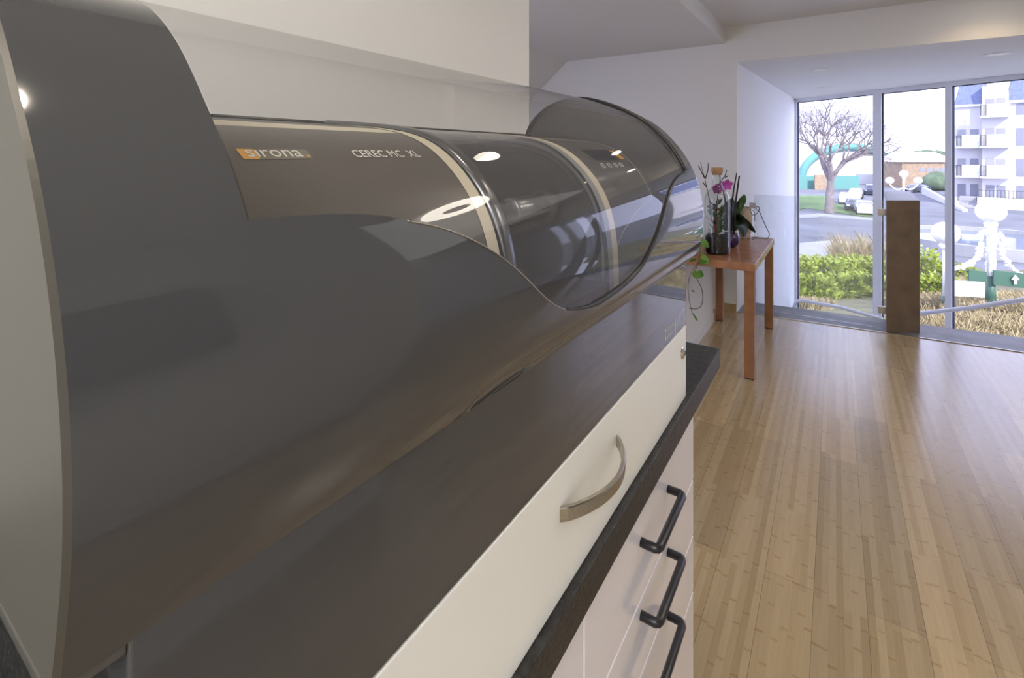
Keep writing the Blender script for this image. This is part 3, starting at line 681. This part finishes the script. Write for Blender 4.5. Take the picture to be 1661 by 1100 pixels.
def wind(px):
    a = (px-830.5)/800; t = max(0, min(4.5, (7.837*a-4.498)/(.3935+.919*a))) if px > 1290 else 0
    return min(8.98, 7.837-.919*t+.45)
struct('ground_verge', MB().grid([[V(px, 9.0, -3.1), V(px, wind(px), -3.1+(9-wind(px))*.1)] for px in range(1250, 2150, 25)]), M['bank'])
def bz(d):
    t = [(9,-3.1),(10.4,-3.3),(15,-4.15),(22,-5.5),(29,-6.82)]
    for i in range(4):
        if d <= t[i+1][0]: a, b = t[i], t[i+1]; return a[1]+(b[1]-a[1])*(d-a[0])/(b[0]-a[0])
    return G
def shrub(px, d, w, h, label, seed, m='hedge', n=1500, L=.13, name='leafy_shrub', grp=None):
    r = random.Random(seed); c = V(px, d, bz(d)); t = thing(name, c, label, 'shrub', grp); b = MB()
    for i in range(n):
        a = r.uniform(0, 2*math.pi); ph = math.asin(r.uniform(.0, 1)); q = r.uniform(.75, 1.02)*(1+.12*math.sin(5*a+seed)+.1*math.sin(9*ph+seed*2))
        p = c+Vector((math.cos(a)*math.cos(ph)*w*q, math.sin(a)*math.cos(ph)*w*q, math.sin(ph)*h*q))
        dd = Vector((math.cos(a)*.6+r.uniform(-.5,.5), math.sin(a)*.6+r.uniform(-.5,.5), r.uniform(.1,1))).normalized(); s = dd.orthogonal().normalized()
        s = (Matrix.Rotation(r.uniform(0,6.28), 3, dd) @ s)*L*.28; l = dd*L*r.uniform(.6,1.3)
        b.quad(p-s*.3, p+l*.5-s, p+l, p+l*.5+s)
    build('foliage', b, M[m], t)
    core = MB().lathe([(max(.001, w*.78*math.cos(math.pi/2*i/8)), h*.8*math.sin(math.pi/2*i/8)) for i in range(9)], c, 20)
    build('branches', core, M['bank'] if m != 'farhedge' else M['farhedge'], t, smooth=True)
    return t
k = 0
spots = []
for row, (d, py0, xs) in enumerate(((13.5, 0, range(1288,1440,33)), (17.5, 0, range(1296,1440,26)), (22.5, 0, range(1292,1440,22)))):
    for j, px in enumerate(xs): spots.append((px+random.uniform(-4,4), d+random.uniform(-.6,.6), row, j))
rown = ('front', 'middle', 'back')
for (px, d, row, j) in spots:
    shrub(px, d, .8 if row else .52, .8 if row else .5, 'yellow-green leafy shrub in the %s row of the hedge outside the left pane' % rown[row], int(px*7), n=1400, L=.16 if row else .13, grp='yellow-green hedge shrubs, %s row' % rown[row])
for (px, d, w, h, l) in ((1500,15,.6,1.15,'yellow-green shrub just right of the brown parapet, topmost in the middle pane'), (1520,12.6,.5,.55,'low yellow-green shrub at the foot of the middle pane, beside the mullion'), (1556,19,.8,.6,'greyish shrub left of the green lamp post behind the mullion')):
    shrub(px, d, w, h, l, int(px), n=1200, L=.14)
# dry ornamental grasses
def grass(name, px, d, w, h, n, label, m, seed, kind=None, aspect=1):
    r = random.Random(seed); c = V(px, d, bz(d)); b = MB()
    for i in range(n):
        a = r.uniform(0, 6.28); q = w*math.sqrt(r.random()); o = c+RT*q*math.cos(a)*aspect+FW*q*math.sin(a); o.z = H+bz(min(28.9, max(9, (o.dot(FW)))))
        lean = Vector((r.uniform(-.5,.5), r.uniform(-.5,.5), 1)).normalized()*h*r.uniform(.5,1.1); s = RT*.012
        b.quad(o-s, o+s, o+lean*.6+s*.7, o+lean+Vector((lean.x*.3, lean.y*.3, -.1*h)), o+lean*.6-s*.7)
    return build(name, b, M[m], label=label, cat='grass', kind=kind)
grass('feather_grass', 1402, 24, 1.2, 2.3, 1500, 'tall pale feathery grass clump behind the hedge beside the mullion', 'drygrass', 3)
grass('feather_grass', 1336, 28, .5, 1.0, 400, 'small pale grass tuft at the kerb behind the hedge', 'drygrass', 4)
grass('dry_grass_bed', 1640, 11.2, 1.7, .30, 13000, 'bed of short straw-coloured dry grass below the right pane', 'drygrass', 5, kind='stuff', aspect=1.6)
grass('dry_grass_bed', 1640, 8.3, 1.25, .22, 8000, 'nearest bed of sparse straw-coloured grass just outside the foot of the right pane', 'drygrass', 12, kind='stuff', aspect=1.3)
grass('dry_grass_bed', 1310, 11.0, .5, .25, 1800, 'patch of dry straw at the foot of the left pane', 'drygrass', 6, kind='stuff')
grass('dry_grass_bed', 1515, 16.5, .8, .45, 2000, 'straw-coloured grass patch seen above the shrubs right of the parapet', 'drygrass', 8, kind='stuff')
# bare tree
def tree(px, d, gz, h, spread, label, seed, depth=6, m='bark', tr=.45, first=.32, name='bare_tree', twf=1.0):
    r = random.Random(seed); base = V(px, d, gz); t = thing(name, base, label, 'tree'); b = MB(); tb_ = MB()
    def br(p, dr, L, R, lv):
        mid = p+dr*L*.5+Vector((r.uniform(-1,1), r.uniform(-1,1), r.uniform(-.3,.3)))*L*.08; e = p+dr*L
        (tb_ if lv == 0 else b).tube([p, mid, e], [R, R*.85, R*.68], 6 if lv < 2 else (4 if lv < 4 else 3), False)
        if lv >= depth: return
        n = 3 if lv < 5 else 2
        if lv == 8: n = 1
        if lv == 0: n = 5
        for i in range(n):
            a = 2*math.pi*(i/n)+r.uniform(-.6,.6); ax = dr.orthogonal().normalized(); ax = Matrix.Rotation(a, 3, dr) @ ax
            th = r.uniform(.35,.85)*spread; nd_ = (dr*math.cos(th)+ax*math.sin(th)+Vector((0,0,.06))).normalized()
            br(e if i else p+dr*L*.98, nd_, L*r.uniform(.62,.86), R*r.uniform(.5,.66), lv+1)
    br(base, Vector((.04,.02,1)).normalized(), h*first, tr, 0)
    build('trunk', tb_, M[m], t, smooth=True); build('branches', b, M[m], t)
    return t
tree(1345, 57, G, 25, 1.0, 'large bare spreading tree across the road seen through the left pane', 11, depth=9, tr=.52, first=.150)
tree(1476, 128, G, 8.5, 1.1, 'distant hazy bare tree left of the pair above the low brown building', 5, depth=4, tr=.22)
tree(1512, 130, G, 8.2, 1.1, 'distant hazy bare tree nearer the mullion above the low brown building', 8, depth=4, tr=.22)
# cars
def car(px, d, yaw, paint, label, sc=1.0):
    base = V(px, d, G); t = thing('parked_car', base, label, 'car'); R = Matrix.Rotation(yaw, 3, 'Z')
    def X(x, y, z): return base+R @ Vector((x*sc, y*sc, z*sc))
    side = [(-2.1,.30),(-2.15,.62),(-2.05,.88),(-1.15,.98),(-.55,1.42),(.95,1.46),(1.75,1.0),(2.1,.95),(2.15,.35)]
    b = MB(); rows = []
    for (x, z) in side+[side[0]]:
        w = .86 if z < 1.1 else .68
        rows.append([X(x, -w, z), X(x, -w*.6, z+(.03 if z > .8 else 0)), X(x, w*.6, z+(.03 if z > .8 else 0)), X(x, w, z)])
    b.grid(rows)
    for sgn in (-1, 1):
        b.quad(*[X(x, sgn*(.86 if z < 1.1 else .68), z) for (x, z) in (side if sgn > 0 else side[::-1])])
    build('car_body', b, paint, t)
    g = MB()
    for sgn in (-1, 1): g.quad(X(-1.0,sgn*.845,1.0), X(-.55,sgn*.70,1.36), X(.9,sgn*.70,1.40), X(1.5,sgn*.85,1.03))
    g.quad(X(-1.12,-.72,1.02), X(-.60,-.62,1.42), X(-.60,.62,1.42), X(-1.12,.72,1.02)); g.quad(X(1.74,-.72,1.05), X(1.02,-.62,1.46), X(1.02,.62,1.46), X(1.74,.72,1.05))
    for f in range(4): pass
    build('car_glass', g, M['ext_glass'], t)
    for (x, y) in ((-1.35,-.82),(-1.35,.82),(1.35,-.82),(1.35,.82)):
        w = MB(); c0 = X(x, y-.1, .32); c1 = X(x, y+.1, .32); w.tube([c0, c1], .32*sc, 16); build('wheel', w, M['tyre'], t)
    for y in (-.62,.62): build('headlight', MB().obox(X(-2.17,y-.16,.68), R @ Vector((.06,0,0)), R @ Vector((0,.32,0)), Vector((0,0,.14))), M['globe'], t)
    return t
YW = ANG
car(1402, 56, YW+1.05, M['carwhite'], 'white hatchback parked nearest the road, right of the bare tree')
car(1385, 60, YW+1.0, M['cardark'], 'dark grey car parked between two white cars right of the tree')
car(1373, 68, YW+1.0, M['carwhite'], 'white car parked directly behind the bare tree trunk')
car(1388, 76, YW+.9, M['carwhite'], 'white car in the rear parking row, left of the blue van')
car(1414, 83, YW+.9, M['cardark'], 'dark blue van in the rear parking row beside the mullion', 1.15)
car(1487, 88, YW+.2, M['cardark'], 'small dark car far off below the far globe lamps')
# arched white sports hall with green rib
def arch(px, d, w, h, L, label, rib):
    c = V(px, d, G); t = thing('arched_hall', c, label, 'building'); yr = FW*1.0; rows = []; n = 24
    for dd in (0, L): rows.append([c+FW*dd+RT*(w*math.cos(math.pi*i/n))+Vector((0,0,h*math.sin(math.pi*i/n)**.85)) for i in range(n+1)])
    build('membrane_roof', MB().grid(rows), M['white_ext'], t, smooth=True)
    build('end_wall', MB().quad(*rows[0]), M['white_ext'], t)
    if rib:
        pts = [p-FW*.2 for p in rows[0]]; build('green_rib', MB().tube(pts, .9, 8), M['tealfence'], t, smooth=True)
    return t
arch(1378, 112, 11.2, 8.4, 30, 'white arched sports hall with a green rib behind the bare tree', True)
arch(1330, 150, 26, 12.5, 30, 'wide pale membrane hall far behind the bare tree, without any green rib', False)
arch(1440, 195, 15, 12.5, 20, 'low pale domed roof in the distance seen in the middle pane', False)
fe = build('garden_fence', MB().obox(V(1240,96,G), RT*18.5, FW*.3, Vector((0,0,2.6))), M['tealfence'], label='teal green fence behind the lawn at the foot of the white halls', cat='fence')
build('lattice_gate', MB().obox(V(1322,94,G), RT*2.2, FW*.3, Vector((0,0,2.9))), M['brownwall'], label='brown gate panel standing in front of the teal fence', cat='gate')
# low brown building
lb = thing('low_building', V(1500, 100, G), 'low brown-walled building with a pale pitched roof seen in the middle pane', 'building')
o = V(1463,100,G); build('walls', MB().obox(o, RT*11, FW*8, Vector((0,0,5.2))), M['brownwall'], lb)
a = o+Vector((0,0,5.2))-RT*.5-FW*.5; build('roof', MB().quad(a, a+RT*12, a+RT*11+FW*5+Vector((0,0,2.0)), a+RT*3+FW*5+Vector((0,0,2.0))).quad(a, a+RT*3+FW*5+Vector((0,0,2)), a+FW*9).prism([a, a+RT*12, a+RT*12+FW*.2, a+FW*.2], (0,0,.25), 0), M['white_ext'], lb)
for i in range(4): build('window', MB().obox(o+RT*(3.6+1.4*i)-FW*.05+Vector((0,0,3.2)), RT*1.0, FW*.1, Vector((0,0,.8))), M['ext_glass'], lb)
def farhedge(px, d, w, h, label, seed):
    r = random.Random(seed); c = V(px, d, G); b = MB()
    for i in range(9): b.ball(c+RT*r.uniform(-w,w)+FW*r.uniform(-.5,.5)+Vector((0,0,h*r.uniform(.35,.6))), h*r.uniform(.4,.55), 12)
    return build('far_hedge', b, M['farhedge'], smooth=True, label=label, cat='hedge')
farhedge(1521, 92, 1.8, 3.4, 'dark green hedge to the right of the low brown building', 2)
farhedge(1570, 140, 14, 8, 'distant tree mass on the horizon behind the building corner', 6)
# ramp wall and steps to the apartment building
rw = thing('sloping_parapet', gp(1500,315), 'white sloping ramp parapet descending towards the steps in the middle pane', 'parapet')
A0 = P(1495,303,84); A1 = P(1562,340,58)
build('wall_slab', MB().prism([A0, A1, Vector((A1.x,A1.y,H+G)), Vector((A0.x,A0.y,H+G))], RT*.6, 0), M['render'], rw)
U = (RT*.725-FW*.689).normalized(); D = (FW*.725+RT*.689).normalized(); O = V(1547, 66, G)
def B(u, v, z): return O+U*u+D*v+Vector((0,0,z))
def bb(m, u0, u1, v0, v1, z0, z1): return m.obox(B(u0,v0,z0), U*(u1-u0), D*(v1-v0), Vector((0,0,z1-z0)))
te = MB(); bb(te, 2.3, 14, -3.2, -.3, 0, 1.3)
build('terrace', te, M['render'], label='pale raised terrace at the foot of the apartment building', cat='terrace')
st_ = MB()
for i in range(8): bb(st_, .6, 2.2, -3.2+i*.36, -2.84+i*.36, 0, .16*(i+1))
build('entrance_steps', st_, M['pave'], label='grey entrance steps in front of the apartment building', cat='steps')
rl = MB()
for i in range(34): rl.tube([B(2.4+i*.34,-3.1,1.32), B(2.4+i*.34,-3.1,2.3)], .028, 4)
rl.tube([B(2.4,-3.1,2.3), B(13.6,-3.1,2.3)], .04, 4); rl.tube([B(2.4,-3.1,1.45), B(13.6,-3.1,1.45)], .03, 4)
build('terrace_railing', rl, M['gasket'], label='dark thin railing along the terrace of the apartment building', cat='railing')
ap = thing('apartment_building', B(5,5,0), 'pale apartment building with blue-grey slate roof and stacked white balconies', 'building')
w_ = MB(); bb(w_, 0, 2.75, 1.2, 10, 0, 13.4); bb(w_, 2.75, 5.2, .2, 10, 0, 15.6); bb(w_, 5.2, 16, .6, 10, 0, 13.6)
build('wall', w_, M['render'], ap)
def mans(u0, u1, v0, v1, z, h, i_=.7):
    a = [B(u0,v0,z), B(u1,v0,z), B(u1,v1,z), B(u0,v1,z)]; q = [B(u0+i_,v0+i_,z+h), B(u1-i_,v0+i_,z+h), B(u1-i_,v1-i_,z+h), B(u0+i_,v1-i_,z+h)]
    return MB().quad(*q).quad(a[0],a[1],q[1],q[0]).quad(a[1],a[2],q[2],q[1]).quad(a[3],a[0],q[0],q[3]).quad(a[2],a[3],q[3],q[2])
build('slate_roof', mans(0, 3.7, .9, 9, 13.42, 3.6), M['slate'], ap)
build('slate_roof', mans(5.0, 16, .3, 9, 13.62, 3.8), M['slate'], ap)
c_ = MB(); bb(c_, 5.0, 16, .25, .6, 13.3, 13.6); bb(c_, -.1, 2.8, .9, 1.2, 13.1, 13.4); build('cornice', c_, M['white_ext'], ap)
for i in range(4):
    zz = [0.5, 3.9, 7.8, 11.7][i]
    for (u, v, w) in ((.35,1.2,.8),(1.6,1.2,.8),(3.1,.2,.8),(4.1,.2,.8),(5.9,.6,.9),(7.6,.6,.9),(9.4,.6,.9)):
        if zz > 11 and u < 2.7: continue
        wi = MB(); bb(wi, u, u+w, v-.06, v, zz+.1, zz+(1.5 if zz > 11 and u > 5 else 2.3)); build('window', wi, M['ext_glass'] if (i == 0 or u in (1.6, 5.9)) else M['pave'], ap)
    if i:
        for (u0, u1, v0, v1) in ((2.55,5.3,-1.1,.2),(.2,2.5,-.3,1.2)):
            if zz > 11 and u0 < 1: continue
            k_ = MB(); bb(k_, u0, u1, v0, v1, zz-.2, zz); bb(k_, u0+.6, u1, v0, v0+.1, zz, zz+1.5); b_ = build('balcony', k_, M['white_ext'], ap)
            rr = MB()
            for q in range(5): rr.tube([B(u0+.05+q*.13,v0+.05,zz), B(u0+.05+q*.13,v0+.05,zz+1.4)], .03, 4)
            for q in range(6): rr.tube([B(u0+.05,v0+.1+q*.2,zz), B(u0+.05,v0+.1+q*.2,zz+1.4)], .03, 4)
            rr.tube([B(u0,v0+.05,zz+1.4), B(u0+.6,v0+.05,zz+1.4)], .04, 4); build('railing', rr, M['gasket'], b_)
# fountain basin
fb = thing('fountain_basin', V(1590, 36, G), 'large round pale fountain basin on the road beyond the lamp posts', 'fountain')
c = V(1610, 36, G)
build('basin_wall', MB().lathe([(6.0,0),(6.0,.75),(5.6,.75),(5.6,.2),(.01,.2)], c, 60), M['pave'], fb, smooth=False)
build('basin_water', MB().lathe([(.01,.45),(5.6,.45)], c, 60), mat('water', (.12,.15,.2), .05), fb)
# lamps
def street_lamp(px, py, d, label, arms=False, garland=False, r=.25, ext=None):
    c = P(px, py, d); base = Vector((c.x, c.y, H+(bz(d) if d < 29 else G))); t = thing('street_lamp', base, label, 'street lamp')
    build('globe', MB().ball(c, r, 28, .95), M['globe'], t, smooth=True)
    build('collar', MB().lathe([(.05,-r-.12),(.1,-r-.08),(.12,-r),(.08,-r+.03)], c, 16), M['globe'], t, smooth=True)
    mid = c.z-1.35
    build('upper_pole', MB().tube([(c.x,c.y,mid),(c.x,c.y,c.z-r)], .055, 12), M['globe'], t, smooth=True)
    build('pole', MB().tube([base, (c.x,c.y,mid)], [.10,.07], 12), M['greenpaint'], t, smooth=True)
    if arms:
        for s in (-1, 1):
            e = c+RT*s*.95+Vector((0,0,-.45)); build('arm', MB().tube(smooth_path([c+Vector((0,0,-.95)), c+RT*s*.5+Vector((0,0,-1.05)), e+Vector((0,0,-r))]), .04, 8), M['globe'], t, smooth=True)
            build('globe', MB().ball(e, r, 24, .95), M['globe'], t, smooth=True)
    if garland:
        for sgn, path in ((-1, [(-.05,-.42),(-.21,-.48),(-.22,-.75),(-.27,-.95),(-.48,-1.12),(-.80,-1.20)]), (1, [(.05,-.44),(.22,-.50),(.24,-.80),(.30,-1.02),(.55,-1.27),(1.0,-1.48)])):
            g = MB(); r2 = random.Random(4+sgn); pts = smooth_path([c+RT*a+Vector((0,0,b)) for a, b in path], 10)
            for p in pts:
                for q in range(2): g.ball(p+Vector((r2.uniform(-.03,.03), r2.uniform(-.03,.03), r2.uniform(-.03,.03))), r2.uniform(.022,.045), 6)
            build('garland', g, M['globe'], t, label='white tinsel garland')
        g = MB(); r2 = random.Random(9)
        for i in range(90): a = i*2.1; g.ball(c+Vector((.055*math.cos(a), .055*math.sin(a), -.28-1.05*i/90)), r2.uniform(.025,.05), 6)
        build('garland', g, M['globe'], t)
    return t
street_lamp(1607, 343, 10.3, 'white globe street lamp on a green post with tinsel garlands, in the right pane', garland=True)
street_lamp(1534, 378, 10.6, 'lower white globe street lamp partly hidden behind the window mullion')
street_lamp(1466, 282, 33, 'distant three-globe street lamp seen just above the brown parapet', arms=True)
# sign plates on the near lamp
def sign(px0, py0, px1, py1, d, m, label, slope=0):
    a = P(px0, py1, d); b = P(px1, py1+slope, d); h = (py1-py0)*d/800; t = thing('direction_sign', a, label, 'sign')
    build('plate', MB().prism([a, b, b+Vector((0,0,h)), a+Vector((0,0,h))], FW*.03, 0), m, t, bevel=.006)
    return t
sign(1572, 437, 1601, 458, 10.15, M['greenpaint'], 'short green direction sign on the left side of the lamp post', 4)
s2 = sign(1612, 438, 1664, 462, 10.15, M['greenpaint'], 'long green direction sign on the right side of the lamp post with a white arrow', 6)
a = P(1645,461,10.1)
build('arrow', MB().prism([a, a+RT*.06, a+RT*.06+Vector((0,0,.09)), a+RT*.11+Vector((0,0,.09)), a+RT*.03+Vector((0,0,.19)), a-RT*.05+Vector((0,0,.09)), a+Vector((0,0,.09))], FW*.01, 0), M['globe'], s2)
sign(1546, 455, 1598, 480, 10.0, M['globe'], 'blank white sign plate below the green sign on the lamp post', 3)
